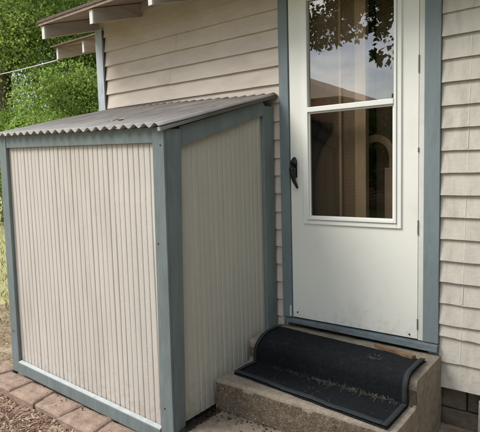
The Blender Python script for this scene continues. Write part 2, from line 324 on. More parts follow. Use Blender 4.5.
# roof: one deck, stepped back on the left, rafters with white ends
SL = .31
def deckz(y): return 2.115 + SL * (y + .54)
dk = MB()
def slab(mb, x0, x1, y0, y1, zoff, th):
    mb.hexa([(x0, y0, deckz(y0) + zoff), (x1, y0, deckz(y0) + zoff), (x1, y1, deckz(y1) + zoff), (x0, y1, deckz(y1) + zoff)] + [(x0, y0, deckz(y0) + zoff + th), (x1, y0, deckz(y0) + zoff + th), (x1, y1, deckz(y1) + zoff + th), (x0, y1, deckz(y1) + zoff + th)])
for k in range(int(3.4 / .142)):          # sheathing boards seen from below
    y0 = -.49 + k * .142; x0 = -1.975 if y0 < 1.45 else -4.80
    if y0 < 3.0: slab(dk, x0, 3.55, y0, y0 + .137, rng.uniform(0, .002), .02)
rf = dk.build('roof', M['deck'], house)
s2 = MB(); slab(s2, -1.985, 3.57, -.497, 1.44, .0225, .02); slab(s2, -4.83, 3.57, 1.443, 3.1, .0225, .02)
zr = deckz(3.1) + .024
s2.hexa([(-4.95, 3.102, zr), (3.57, 3.102, zr), (3.57, 6.0, zr - .9), (-4.95, 6.0, zr - .9), (-4.95, 3.102, zr + .022), (3.57, 3.102, zr + .022), (3.57, 6.0, zr - .878), (-4.95, 6.0, zr - .878)])
s2.build('shingles', M['shingle'], rf)
def rafter(x, y0, y1, h=.1, e=.042):
    m = MB(); z0, z1 = deckz(y0) - .003, deckz(y1) - .003
    m.hexa([(x, y0, z0 - h), (x + e, y0, z0 - h), (x + e, y1, z1 - h), (x, y1, z1 - h), (x, y0, z0), (x + e, y0, z0), (x + e, y1, z1), (x, y1, z1)])
    o = m.build('rafter', M['rafterwood'], rf, bevel=.002)
    return o
def rafter_end(x, y0, h=.1, e=.034):
    m = MB(); z0 = deckz(y0) - .003
    m.box(x + .001, x + e + .002, y0 - .006, y0 - .0005, z0 - h - .002, z0 - .008); return m.build('rafter_end', M['whitewood'], rf)
for k in range(9):
    x = -1.955 + k * .605; rafter(x, -.47, 1.2 if x < -1.9 else .0 if k < 9 else .0); rafter_end(x, -.47)
for x in (-4.76, -4.16, -3.56, -2.96, -2.36):
    rafter(x, 1.5, 1.98 if x > -4.15 else 2.4, .155); rafter_end(x, 1.5, .155)
# frieze board and gable infill
fz = MB()
fz.box(-1.86, 3.3, .012, .1, 2.325, 2.29 + .045); 
fz.hexa([(-1.86, .102, 2.325), (-1.77, .102, 2.325), (-1.77, 5.39, 2.325), (-1.86, 5.39, 2.325), (-1.86, .102, 2.335), (-1.77, .102, 2.335), (-1.77, 3.1, 3.23), (-1.86, 3.1, 3.23)])
fz.build('frieze', M['siding'], house)

# ------------------------------------------------------------------ door
jm = MB(); jm.box(.0118, .0175, -.022, .06, .010, 2.06); jm.box(.8213, .8500, -.030, .06, .010, 2.06); jm.box(.0177, .8211, -.022, .06, 2.032, 2.06)
jm.build('door_jamb', M['jamb'], house, bevel=.002)
for x0, x1 in ((-.056, .0115), (.8505, .9335)):
    t = MB(); n = 14; zs = lin(-.055, 2.13, n)
    t.box(x0, x1, -.037, -.002, .0095, 2.13); t.build('door_trim', M['blue_door'], house, bevel=.003)
t = MB(); t.box(-.058, .9355, -.042, -.002, 2.132, 2.21); t.build('door_trim', M['blue_door'], house, bevel=.003)
ds = MB(); ds.hexa([(-.040, -.058, -.018), (.9345, -.060, -.033), (.9345, .05, -.033), (-.040, .05, -.018), (-.040, -.054, .004), (.9345, -.056, .004), (.9345, .05, .008), (-.040, .05, .008)])
ds.build('door_sill', M['blue_worn'], house, bevel=.003)
GL, GR, GB, GT, RZ = .152, .688, .676, 1.985, 1.330
dr = MB()
yF, yB = -.030, .0
dr.box(.0195, GL - .004, yF, yB, .016, 2.028); dr.box(GR + .004, .8192, yF, yB, .016, 2.028)
dr.box(GL - .004, GR + .004, yF, yB, .016, GB - .005); dr.box(GL - .004, GR + .004, yF, yB, GT + .003, 2.028)
door = dr.build('door', M['door'], house); door['label'] = 'white storm door with two panes and a black handle'
# raised moulding round the glass: outer flat, inner step
def ring(mb, x0, x1, z0, z1, wd, y0, y1):
    mb.box(x0, x0 + wd, y0, y1, z0, z1); mb.box(x1 - wd, x1, y0, y1, z0, z1)
    mb.box(x0 + wd + .0003, x1 - wd - .0003, y0, y1, z0, z0 + wd); mb.box(x0 + wd + .0003, x1 - wd - .0003, y0, y1, z1 - wd, z1)
mr = MB(); ring(mr, GL - .040, GR + .042, GB - .047, GT + .02, .026, -.040, -.031)
mr.build('glass_frame', M['vinyl'], door, bevel=.003)
m2 = MB(); ring(m2, GL - .0135, GR + .0155, GB - .018, GT + .001, .0145, -.047, -.012); m2.build('glass_frame', M['vinyl'], door, bevel=.002)
rl = MB(); rl.box(GL + .0012, GR + .0008, -.052, -.014, RZ - .016, RZ + .014); rl.build('meeting_rail', M['vinyl'], door, bevel=.003)
sg = MB(); ring(sg, GL + .0015, GR + .0005, GB - .003, RZ - .0165, .009, -.036, -.018); sg.build('sash', M['vinyl'], door, bevel=.001)
pu = MB(); pu.box(GL + .002, GR, -.0240, -.0205, RZ + .0145, GT - .014); pu.build('glass_pane', M['glass_up'], door)
pl = MB(); pl.box(GL + .011, GR - .009, -.0260, -.0225, GB + .0065, RZ - .026); pl.build('glass_pane', M['glass_low'], door)
# kick seam and little screws on the leaf
for (x, z) in ((.776, .035), (.052, .05)):
    sc = MB(); sc.tube([(x, -.0302, z), (x, -.034, z)], .005, 8); sc.build('screw', M['nail'], door)
# handle: a plate, a grip that bulges at the top and tapers to a tail
hn = MB(); hn.box(.044, .066, -.036, -.0305, .92, 1.03)
hn.tube([(.056, -.034, 1.02), (.058, -.050, 1.035), (.056, -.066, 1.012), (.053, -.070, .975), (.053, -.066, .935), (.058, -.056, .895), (.068, -.048, .868), (.072, -.044, .852)], [.010, .014, .020, .022, .017, .012, .009, .007], 10)
hn.tube([(.056, -.034, .93), (.055, -.064, .935)], .006, 8)
hn.build('handle', M['black'], door, bevel=.0015)
for z, hl in ((1.51, .046), (1.06, .012), (.64, .040), (.10, .03)):
    h = MB(); h.tube([(.8203, -.033, z - hl), (.8203, -.033, z + hl)], .0034, 8); h.build('hinge', M['hinge'], door)
dl = MB(); dl.box(.8195, .8210, -.026, .02, .0, 2.03); dl.build('weather_strip', M['black'], door)
# strike bracket low on the left jamb
br = MB(); br.box(.0005, .0115, -.046, -.0375, .02, .09); br.build('strike_bracket', M['jamb'], house, bevel=.002)

# ------------------------------------------------------------------ room behind the glass
rm = MB()
rm.quad((-.9, 1.5, -.1), (1.9, 1.5, -.1), (1.9, 1.5, 2.3), (-.9, 1.5, 2.3)); rm.quad((-.9, .11, -.1), (-.9, 1.5, -.1), (-.9, 1.5, 2.3), (-.9, .11, 2.3))
rm.quad((1.9, .11, -.1), (1.9, 1.5, -.1), (1.9, 1.5, 2.3), (1.9, .11, 2.3)); rm.quad((-.9, .11, -.02), (1.9, .11, -.02), (1.9, 1.5, -.02), (-.9, 1.5, -.02)); rm.quad((-.9, .11, 2.25), (1.9, .11, 2.25), (1.9, 1.5, 2.25), (-.9, 1.5, 2.25))
rm.build('inner_room', M['room'], house, recalc=False)
ip = MB()
x = -.02
while x < .38:
    ip.box(x, x + .199, .135, .15, .0, 2.2); x += .200
ip.box(.425, .90, .36, .375, 0, 2.2); ip.box(-.3, -.025, .135, .15, 0, 2.2)
tag(ip.build('inner_panelling', M['brown'], None, bevel=.001), 'brown boards standing indoors behind the storm door glass', 'panelling')
st = MB(); st.box(.389, .460, .112, .16, 0, 2.24); tag(st.build('wooden_post', M['tan'], None, bevel=.003), 'pale tan upright timber indoors, seen through both door panes', 'timber post')
s3 = MB(); s3.box(.280, .297, .118, .133, 0, 2.24); tag(s3.build('wooden_batten', M['tan'], None, bevel=.002), 'thin tan upright batten indoors left of the wide pale timber', 'batten')
ch = empty('arched_chair', 'tall wooden chair with arched back indoors behind the lower pane', 'chair')
a = MB(); pts = [(.575, .26, .55), (.575, .25, .98)]
pts = [(.365, .25, 1.0)] + [(.47 - .105 * math.cos(t), .25, 1.03 + .125 * math.sin(t)) for t in lin(0, math.pi, 14)] + [(.575, .25, 1.0)]
n0 = len(pts)
prev = None
def arch(mb, cx, cz, r0, r1, y0, y1, n=18):
    for q in range(n):
        t0, t1 = math.pi * q / n, math.pi * (q + 1) / n
        P = lambda r, t, y: (cx + r * math.cos(t), y, cz + r * 1.1 * math.sin(t))
        mb.hexa([P(r0, t0, y0), P(r1, t0, y0), P(r1, t0, y1), P(r0, t0, y1), P(r0, t1, y0), P(r1, t1, y0), P(r1, t1, y1), P(r0, t1, y1)])
arch(a, .47, 1.03, .088, .128, .23, .265); a.box(.558, .598, .23, .265, .45, 1.03); a.box(.342, .382, .23, .265, .45, 1.03)
a.build('backrest', M['chairwood'], ch)
a = MB(); a.box(.535, .64, .215, .228, .55, .965); a.build('side_panel', M['chairwood'], ch, bevel=.004)
a = MB(); a.box(.34, .60, .232, .60, .42, .45); a.build('seat', M['chairwood'], ch, bevel=.005)
for x, y in ((.345, .235), (.565, .235), (.345, .57), (.565, .57)):
    a = MB(); a.box(x, x + .03, y, y + .03, -.018, .419); a.build('leg', M['chairwood'], ch)
# dark coat hanging inside at the left
ct = MB()
def coat(u, v):
    z = 1.30 - v * .9
    x = .03 + u * (.085 + .012 * math.sin(v * 9) + .12 * math.exp(-(v / .16) ** 2))  
    return (x, .108 + .016 * math.sin(u * 14 + v * 3), z - .05 * u * (1 - v))
ct.grid(coat, lin(0, 1, 24), lin(0, 1, 24))
cto = ct.build('hanging_coat', M['darkcloth'], None, smooth=True, recalc=False); sl = cto.modifiers.new('t', 'SOLIDIFY'); sl.thickness = .012
tag(cto, 'dark coat hanging indoors at the left edge of the lower pane', 'coat')

# ================================================================== LEAN-TO SHED
shed = empty('lean_to_shed', 'small cream beadboard lean-to shed with blue grey frame and corrugated roof', 'shed')
XR, XL, YF = -.1056, -1.66, -1.0247
PITCH = .0425
def bead(mb, p0, p1, zb0, zb1, zt0, zt1, nrm, phase=0, dep=.0062, nv=6, crack=-1):
    """vertical beaded board between two ground points; zb/zt: bottom and top heights at each end"""
    p0 = Vector(p0); p1 = Vector(p1); L = (p1 - p0).length; d = (p1 - p0) / L; nrm = Vector(nrm)
    prof = [(0, -dep), (.0032, -.0012), (.008, -.0002), (.020, .0), (.033, -.0002), (.0385, -.0012), (.0412, -dep)]
    rows_ = []; s = -phase
    k = 0
    while s < L:
        j = rng.uniform(-.0015, .0015); big = rng.random() < .08
        for (a, h) in prof:
            q = s + a * PITCH / .0425 + j * (0 if a in (0,) else 1)
            if k == crack and 0 < a < .01: q += .0035
            if 0 <= q <= L: rows_.append((q, h * (1.0 + (.5 if big else 0)), k))
        s += PITCH; k += 1
    i0 = len(mb.v)
    for (q, h, k) in rows_:
        f = q / L; zb = zb0 + (zb1 - zb0) * f; zt = zt0 + (zt1 - zt0) * f
        for t in lin(0, 1, nv):
            z = zb + (zt - zb) * t; wv = .0018 * nz(k * 3.1, t * 2.5, 1) + .003 * nz(q * 1.5, t * 2, 8)
            hh = h * (2.6 if (k == crack and abs(h) >= dep and t < .72) else 1) + (.0025 if k >= crack > 0 and t < .8 else 0)
            P = p0 + d * q + nrm * (hh + wv) + d * (.0022 * nz(k * .7, t * 3, 4)); mb.v.append((P.x, P.y, z))
    m = nv + 1
    for a in range(len(rows_) - 1):
        for b in range(nv): mb.f.append((i0 + a * m + b, i0 + (a + 1) * m + b, i0 + (a + 1) * m + b + 1, i0 + a * m + b + 1))
fpn = MB()
bead(fpn, (-1.66, -1.006, 0), (-.14, -1.006, 0), -.36, -.40, 1.20, 1.15, (0, -1, 0), nv=14, crack=27)
fpn.box(-1.66, -.14, -.988, -.982, -.4, 1.15)
fpn.build('front_panel', M['panel'], shed, recalc=False)
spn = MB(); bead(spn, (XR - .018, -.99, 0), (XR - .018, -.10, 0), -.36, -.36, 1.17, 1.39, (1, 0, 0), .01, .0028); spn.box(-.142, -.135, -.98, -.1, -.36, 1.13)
spn.build('side_panel', M['panel_shaded'], shed, recalc=False)
lpn = MB(); bead(lpn, (-1.655, -.05, 0), (-1.655, -.98, 0), -.4, -.4, 1.42, 1.2, (-1, 0, 0)); lpn.build('side_panel', M['panel_shaded'], shed, recalc=False)
def post(p, name='post', mm='blue'):
    m = MB(); m.hexa(p); return m.build(name, M[mm], shed, bevel=.003)
def fr(x0, x1, y0, y1, z0, z1, x0t=None, x1t=None): # leaning post
    x0t = x0 if x0t is None else x0t; x1t = x1 if x1t is None else x1t
    return [(x0, y0, z0), (x1, y0, z0), (x1, y1, z0), (x0, y1, z0), (x0t, y0, z1), (x1t, y0, z1), (x1t, y1, z1), (x0t, y1, z1)]
# front corner board + its return along the side
post(fr(-.196, -.1035, YF - .006, -1.0125, -.455, 1.202, -.166, -.087), 'corner_board')
post([(-.128, -1.012, -.45), (-.1035, -1.012, -.45), (-.1035, -.938, -.40), (-.128, -.938, -.40), (-.112, -1.012, 1.19), (-.087, -1.012, 1.19), (-.0875, -.905, 1.195), (-.112, -.905, 1.195)], 'corner_board')
post(fr(-1.70, -1.612, YF - .004, -1.008, -.395, 1.245, -1.668, -1.583), 'corner_board')
post(fr(-1.702, -1.672, -1.007, -.92, -.40, 1.20, -1.67, -1.64), 'corner_board')
# back post against the house
post(fr(-.128, -.1000, -.150, -.040, -.36, 1.372, -.128, -.1000), 'post')
# sill along the bottom front, sagging to the right
post([(-1.611, YF - .012, -.390), (-.197, YF - .012, -.452), (-.197, -1.0115, -.452), (-1.611, -1.0115, -.390), (-1.611, YF - .012, -.318), (-.197, YF - .012, -.378), (-.197, -1.0115, -.376), (-1.611, -1.0115, -.316)], 'sill')
sp_ = MB(); sp_.hexa([(-1.606, YF - .010, -.3165), (-.200, YF - .010, -.3765), (-.200, -1.013, -.371), (-1.606, -1.013, -.311), (-1.606, YF - .009, -.3135), (-.200, YF - .009, -.3735), (-.200, -1.012, -.366), (-1.606, -1.012, -.306)])
sp_.build('sill_cap', M['palecap'], shed)
# header
post([(-1.580, YF - .002, 1.163), (-.168, YF - .002, 1.125), (-.168, -1.010, 1.125), (-1.580, -1.010, 1.163), (-1.580, YF - .002, 1.243), (-.168, YF - .002, 1.203), (-.168, -1.010, 1.206), (-1.580, -1.010, 1.246)], 'header')
# sloping fascia along the side
post([(-.122, -.9045, 1.105), (-.0985, -.9045, 1.105), (-.0985, -.151, 1.309), (-.122, -.151, 1.309), (-.122, -.9045, 1.208), (-.0985, -.9045, 1.208), (-.0985, -.151, 1.396), (-.122, -.151, 1.396)], 'fascia')
for (x, z) in ((-.110, 1.112), (-.155, .62), (-.16, -.25), (-1.65, -.1)):
    nl = MB(); nl.tube([(x, YF - .005, z), (x, YF - .0085, z)], .0042, 8); nl.build('nail', M['nail'], shed)
# corrugated roof
def rz(x, y): return 1.205 + .045 * (-x - .1) / 1.5 + (y + 1.06) * .2395
def corr(x, y, sgn):
    b = .010 * math.cos(2 * math.pi * (x + .03) / .0755)
    sag = .004 * nz(x * 1.7, y * 2) + .002 * nz(x * 9, y * 3, 2)
    return rz(x, y) + b + sag + sgn
rmx = MB(); xs = lin(-1.735, -.078, 330); ys = lin(-1.068, -.026, 18)
rmx.grid(lambda x, y: (x, y + (.004 * nz(x * 11, 1, 2) if y < -1.06 else 0), corr(x, y, 0)), xs, ys)
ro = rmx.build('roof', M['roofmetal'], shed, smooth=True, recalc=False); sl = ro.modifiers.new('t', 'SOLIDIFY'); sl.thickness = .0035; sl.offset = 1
# thin flashing strip down the right edge
fl = MB(); fl.hexa([(-.092, -1.064, rz(-.08, -1.064) - .026), (-.071, -1.064, rz(-.08, -1.064) - .026), (-.071, -.028, rz(-.08, -.028) - .022), (-.092, -.028, rz(-.08, -.028) - .022),
                    (-.092, -1.064, rz(-.08, -1.064) - .008), (-.071, -1.064, rz(-.08, -1.064) - .010), (-.071, -.028, rz(-.08, -.028) - .008), (-.092, -.028, rz(-.08, -.028) - .008)])
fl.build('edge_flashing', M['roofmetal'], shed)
# dry leaf on the roof
lf = MB(); bx, by = -.66, -.86
for (dx, dy, ang) in ((0, 0, .3), (.03, .012, 1.1), (-.03, .0, 2.6)):
    c = Vector((bx + dx, by + dy, rz(bx + dx, by + dy) + .014)); d = Vector((math.cos(ang), math.sin(ang), .35)) * .042; s_ = Vector((-math.sin(ang), math.cos(ang), .1)) * .014
    lf.quad(tuple(c - d), tuple(c - s_), tuple(c + d), tuple(c + s_ + Vector((0, 0, .004))))
lfo = lf.build('dry_leaf', M['leafdry'], None); sl = lfo.modifiers.new('t', 'SOLIDIFY'); sl.thickness = .001
tag(lfo, 'small curled brown leaf lying on the corrugated shed roof', 'leaf')

# ================================================================== STEPS
X0, X1 = -.092, .945
def skew(x): return (x - X0) / (X1 - X0)
def prof(x):
    s = skew(x); yn = -.375 - .055 * s; zt = -.048 - .005 * s; zl = -.188
    P = [(-.03, zt)]
    for t in lin(0, math.pi / 2, 6): P.append((yn + .030 - .030 * math.sin(t), zt - .030 + .030 * math.cos(t)))
    P += [(yn + .004, zl + .02), (yn - .006, zl + .004), (yn - .02, zl)]
    for t in lin(0, math.pi / 2, 6): P.append((-.685 - .016 * math.sin(t), zl - .016 + .016 * math.cos(t)))
    P += [(-.702, -.30), (-.699, -.40), (-.699, -.50)]
    Q = [P[0]]
    for a, b in zip(P[:-1], P[1:]):      # resample for surface roughness
        n = max(1, int(math.hypot(b[0] - a[0], b[1] - a[1]) / .02)); Q += [(a[0] + (b[0] - a[0]) * i / n, a[1] + (b[1] - a[1]) * i / n) for i in range(1, n + 1)]
    return Q
NP = min(len(prof(x)) for x in (X0, X1, .4))
stp = MB(); xs = lin(X0, X1, 70); m = None
i0 = 0; cols = []
for x in xs:
    Q = prof(x)
    # constant count
    L = [0]
    for a, b in zip(Q[:-1], Q[1:]): L.append(L[-1] + math.hypot(b[0] - a[0], b[1] - a[1]))
    K = 90; pts = []; j = 0
    for i in range(K + 1):
        s = L[-1] * i / K
        while j < len(L) - 2 and L[j + 1] < s: j += 1
        f = (s - L[j]) / max(1e-9, L[j + 1] - L[j]); pts.append((Q[j][0] + (Q[j + 1][0] - Q[j][0]) * f, Q[j][1] + (Q[j + 1][1] - Q[j][1]) * f))
    ex = .006 if x in (X0, X1) else 0
    cols.append([(x, p[0] + .005 * nz(x * 14, p[0] * 14, p[1] * 14) + ex, p[1] + .004 * nz(x * 12, p[0] * 12, p[1] * 12 + 5) - ex * .5) for p in pts])
m = len(cols[0])
for c in cols: stp.v += c
for a in range(len(xs) - 1):
    for b in range(m - 1): stp.f.append((a * m + b, (a + 1) * m + b, (a + 1) * m + b + 1, a * m + b + 1))
# side faces (rows of quads down to the ground)
for c, sx in ((cols[0], -.004), (cols[-1], .004)):
    i0 = len(stp.v); rowsn = 12
    for (x, y, z) in c:
        for r in range(rowsn + 1):
            zz = z + (-.52 - z) * r / rowsn; stp.v.append((x + (sx if r else sx * .0) + (.004 * nz(y * 9, zz * 9, 4) if r else 0), min(y, -.03) if r == 0 else max(y, -.699), zz))
    for a in range(len(c) - 1):
        for b in range(rowsn): stp.f.append((i0 + a * (rowsn + 1) + b, i0 + (a + 1) * (rowsn + 1) + b, i0 + (a + 1) * (rowsn + 1) + b + 1, i0 + a * (rowsn + 1) + b + 1))
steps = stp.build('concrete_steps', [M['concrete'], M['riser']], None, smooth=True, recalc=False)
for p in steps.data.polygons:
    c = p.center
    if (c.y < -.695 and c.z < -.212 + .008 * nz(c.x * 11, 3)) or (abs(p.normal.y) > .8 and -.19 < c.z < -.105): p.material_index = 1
tag(steps, 'rough brown two-tread concrete doorstep under the white door', 'steps')
ag = MB()
for k in range(900):                                  # pebbles showing in the worn front face
    x = rng.uniform(X0 + .01, X1 - .01); z = -.215 - abs(rng.gauss(0, .09)); r = rng.choice((.002, .003, .003, .0045, .006)) * rng.uniform(.8, 1.3)
    if z < -.49: continue
    y = -.700 + .005 * nz(x * 14, -.7 * 14, z * 14)
    for (sx, sz) in ((0, 0),):
        c = Vector((x, y, z)); i = len(ag.v)
        ag.v += [tuple(c + Vector(q) * r) for q in ((1, 0, .2), (.2, 0, 1), (-1, 0, .1), (-.1, 0, -1), (0, -.55, 0), (0, .5, 0))]
        ag.f += [(i, i + 1, i + 4), (i + 1, i + 2, i + 4), (i + 2, i + 3, i + 4), (i + 3, i, i + 4)]
ag.build('aggregate', M['aggregate'], steps, recalc=False)['kind'] = 'stuff'
# landing slab in front
ld = MB()
def land(u, v):
    x = -.070 + u * 1.25; y = -.703 - v * .9
    e = min(u * 1.25, (1 - v) * .9, (1 - u) * 1.25); rd = .012
    z = -.366 + .004 * nz(x * 5, y * 5, 1) + .0015 * nz(x * 30, y * 30, 6) - .010 * max(0, 1 - u * 1.25 / .035) ** 2
    return (x + (.012 * nz(y * 6, 3, 2) if u == 0 else 0), y, z)
ld.grid(land, lin(0, 1, 70), lin(0, 1, 56))
i0 = len(ld.v)
for v in lin(0, 1, 56):
    x, y, z = land(0, v); ld.v += [(x, y, z), (x - .006, y, z - .02), (x - .004, y, -.52)]
for k in range(56):
    for j in range(2): a = i0 + k * 3 + j; ld.f.append((a, a + 1, a + 4, a + 3))
i0 = len(ld.v)
for u in lin(0, 1, 70):
    x, y, z = land(u, 1); ld.v += [(x, y, z), (x, y - .006, z - .02), (x, y - .004, -.52)]
for k in range(70):
    for j in range(2): a = i0 + k * 3 + j; ld.f.append((a, a + 3, a + 4, a + 1))
i0 = len(ld.v)
for v in lin(0, 1, 56):
    x, y, z = land(1, v); ld.v += [(x, y, z), (x + .006, y, z - .02), (x + .004, y, -.52)]
for k in range(56):
    for j in range(2): a = i0 + k * 3 + j; ld.f.append((a, a + 3, a + 4, a + 1))
tag(ld.build('concrete_landing', M['slab'], None, smooth=True, recalc=False), 'low brown concrete slab in front of the doorstep beside the shed', 'landing slab')

# ------------------------------------------------------------------ doormat draped over both treads
def matpt(u, v):
    """u across, v from back edge to front edge"""
    x = (-.036 + .034 * math.exp(-((v - .42) / .13) ** 2)) * (1 - u) + (.908 + .010 * math.exp(-((v - .42) / .2) ** 2)) * u; s = skew(x); yn = -.375 - .055 * s; zt = -.048 - .005 * s; zl = -.188
    xx = x + .004 * nz(v * 3, u)
    yb = -.105 - .060 * u; yf = -.600 - .105 * u
    path = [(yb, zt + .004), (yb - .05, zt + .012), (yn + .07, zt + .020), (yn + .03, zt + .022)]
    for t in lin(0, math.pi * .55, 8)[1:]: path.append((yn + .030 - .058 * math.sin(t), zt - .034 + .056 * math.cos(t)))
    path += [(yn - .018, zl + .035), (yn - .012, zl + .010), (yn - .03, zl + .006), (yf + .05, zl + .007), (yf, zl + .005)]
    L = [0]
    for a, b in zip(path[:-1], path[1:]): L.append(L[-1] + math.hypot(b[0] - a[0], b[1] - a[1]))
    s_ = L[-1] * v; j = 0
    while j < len(L) - 2 and L[j + 1] < s_: j += 1
    f = (s_ - L[j]) / (L[j + 1] - L[j]); y = path[j][0] + (path[j + 1][0] - path[j][0]) * f; z = path[j][1] + (path[j + 1][1] - path[j][1]) * f
    return (xx, y, z + .0035 * (1 + nz(u * 5, v * 5, 3)) + .005 * nz(u * 7, v * 3.5, 8) * (v > .1) + .002 * nz(u * 22, v * 9, 5))
mt = MB(); us = lin(0, 1, 90); vv = lin(0, 1, 70)
mt.grid(matpt, us, vv)
mo = mt.build('doormat', M['mat'], None, smooth=True, recalc=False); sl = mo.modifiers.new('t', 'SOLIDIFY'); sl.thickness = .006; sl.offset = 1
me = mo.data
tag(mo, 'black rubber doormat draped from the door sill over both concrete treads', 'doormat')
eg = MB()
def edge(u, v): p = matpt(min(max(u, 0), 1), min(max(v, 0), 1)); return Vector(p)
def nrm(u, v):
    e = .01; a = edge(min(u + e, 1), v) - edge(max(u - e, 0), v); b = edge(u, min(v + e, 1)) - edge(u, max(v - e, 0)); n = a.cross(b).normalized(); return n if n.z > 0 or n.y < -.5 and n.y < 0 else -n
def strip(u0, u1, v0, v1, nu, nv_):
    def fn(a, b):
        n = nrm(a, b)
        if n.dot(Vector((0, -1, 1))) < 0: n = -n
        return edge(a, b) + n * .0095
    eg.grid(fn, lin(u0, u1, nu), lin(v0, v1, nv_))
strip(0, .022, 0, 1, 2, 70); strip(.972, 1, 0, 1, 2, 70); strip(.022, .972, .95, 1, 90, 3)
eo = eg.build('mat_border', M['matedge'], mo, smooth=True, recalc=False); sl = eo.modifiers.new('t', 'SOLIDIFY'); sl.thickness = .003; sl.offset = 0
# dry grass bits caught in the fold
sr = MB()
def blade(mb, c, L, ang, h, wd=.0012):
    p = [Vector(c)]; a = ang
    for k in range(3):
        a += rng.uniform(-.7, .7); p.append(p[-1] + Vector((math.cos(a) * L / 3, math.sin(a) * L / 3, rng.uniform(-.4, .6) * h)))
    for a_, b_ in zip(p[:-1], p[1:]):
        d = (b_ - a_); s_ = Vector((-d.y, d.x, 0)).normalized() * wd * .5 if d.length > 0 else Vector((wd, 0, 0))
        mb.quad(tuple(a_ - s_), tuple(b_ - s_), tuple(b_ + s_), tuple(a_ + s_))
for k in range(170):
    x = max(-.0, min(.86, rng.betavariate(2.6, 1.7) * .9)); s = skew(x); yn = -.375 - .055 * s
    blade(sr, (x, yn - .030 - abs(rng.gauss(0, .009)), -.174 + rng.uniform(0, .012)), rng.uniform(.015, .05), rng.uniform(-3.1, 3.1), .012, rng.uniform(.0006, .0013))
for k in range(16):
    x = rng.uniform(.0, .88); blade(sr, (x, rng.uniform(-.60, -.46) - .07 * skew(x), -.173), rng.uniform(.008, .03), rng.uniform(-3, 3), .004, .0012)
for k in range(14):
    x = .70 + rng.uniform(-.03, .03); blade(sr, (x, -.33 + rng.uniform(-.03, .03), -.016), .03, rng.uniform(-3, 3), .004, .0012)
tag(sr.build('dry_grass_clippings', M['straw'], None, recalc=False), 'pale dry grass bits caught in the fold of the black doormat', 'grass clippings', kind='stuff')
sk = MB()
sk.hexa([(.60, -.108, -.049), (.845, -.196, -.051), (.858, -.165, -.051), (.61, -.086, -.049), (.60, -.108, -.030), (.845, -.196, -.024), (.858, -.165, -.026), (.61, -.086, -.031)])
tag(sk.build('wood_stick', M['stick'], None, bevel=.003), 'flat brown piece of wood lying on the concrete below the door sill', 'stick')

# ================================================================== PAVERS, MULCH, SMALL STUFF
joint = [(-2.02, -2.02), (-1.722, -1.70), (-1.413, -1.425), (-1.127, -1.175), (-.869, -.868), (-.560, -.593), (-.262, -.288)]
labs = ['pale brick paver beyond the left corner of the shed', 'brick paver in front of the left blue corner post of the shed', 'brick paver second from the left shed post, with a wide gap at its right',
        'brick paver in the middle of the row along the shed sill', 'brick paver with dark crumbs, second from the right front corner post', 'brick paver at the bottom edge of the photo, by the right front corner post']
for i in range(6):
    a0, b0 = joint[i]; a1, b1 = joint[i + 1]; zt = -.396 - .034 * (a0 + 1.685); yb = -1.041 if i > 0 else -1.00; gp = .004 if i != 2 else .008
    x0, x1, X0_, X1_ = a0 + gp, a1 - gp, b0 + gp * .5, b1 - gp * .5
    j = lambda: rng.uniform(-.003, .003)
    yf = -1.203 + rng.uniform(-.008, .008)
    mb = MB(); nx, ny = 16, 9
    def top(u, v, x0=x0, x1=x1, X0_=X0_, X1_=X1_, yf=yf, yb=yb, zt=zt):
        xa = x0 + (x1 - x0) * u; xb = X0_ + (X1_ - X0_) * u
        e = min(u, 1 - u, v * .6, (1 - v) * .6)
        return (xa + (xb - xa) * v + .003 * nz(v * 4, i, 3), yf + (yb - yf) * v + .004 * nz(u * 4, i, 7), zt + (-.006 if e < .01 else 0) + .002 * nz(u * 6 + i, v * 5))
    mb.grid(top, lin(0, 1, nx), lin(0, 1, ny))
    per = [(u, 0) for u in lin(0, 1, nx)] + [(1, v) for v in lin(0, 1, ny)[1:]] + [(u, 1) for u in reversed(lin(0, 1, nx)[:-1])] + [(0, v) for v in reversed(lin(0, 1, ny)[1:-1])]
    i0 = len(mb.v)
    for (u, v) in per:
        x, y, z = top(u, v); cx = (x0 + x1) / 2; cy = (yf + yb) / 2; k_ = .006
        mb.v += [(x, y, z), (x + k_ * (1 if x > cx else -1) * (abs(u - .5) > .49), y + k_ * (1 if y > cy else -1) * (v in (0, 1)), z - .008), (x + .003 * nz(x * 20, y), y + .003 * nz(x * 20, y, 4), z - .085)]
    n = len(per)
    for q in range(n):
        for r in range(2): mb.f.append((i0 + q * 3 + r, i0 + ((q + 1) % n) * 3 + r, i0 + ((q + 1) % n) * 3 + r + 1, i0 + q * 3 + r + 1))
    tag(mb.build('brick_paver', M['paver'], None, bevel=0), labs[i], 'paver', 'brick pavers along the foot of the shed')
ml = MB()
nprng = random.Random(3)
def chip(mb, x, y, z, L, W_, T):
    a = nprng.uniform(0, 6.28); t = nprng.uniform(-.5, .5); t2 = nprng.uniform(-.5, .5)
    d = Vector((math.cos(a), math.sin(a), t)).normalized() * L / 2; s_ = Vector((-math.sin(a), math.cos(a), t2)).normalized() * W_ / 2; n = d.cross(s_).normalized() * T / 2
    c = Vector((x, y, z)); k = nprng.uniform(.4, 1); k2 = nprng.uniform(.3, 1)
    mb.hexa([c - d - s_ * k - n, c + d - s_ * k2 - n, c + d + s_ * k2 - n, c - d + s_ * k - n, c - d - s_ * k + n, c + d - s_ * k2 + n, c + d + s_ * k2 + n, c - d + s_ * k + n])
for k in range(15000):
    x = nprng.uniform(-2.6, .3); y = -1.203 - abs(nprng.gauss(0, .40))
    if x > -.09 and y > -1.62: continue
    chip(ml, x, y, gz(x, y) + .008 + nprng.uniform(0, .014) * min(1, max(.6, (-1.2 - y) / .12)), nprng.uniform(.010, .055) , nprng.choice((.004, .006, .009, .016)) * nprng.uniform(.7, 1.3), nprng.uniform(.002, .006))
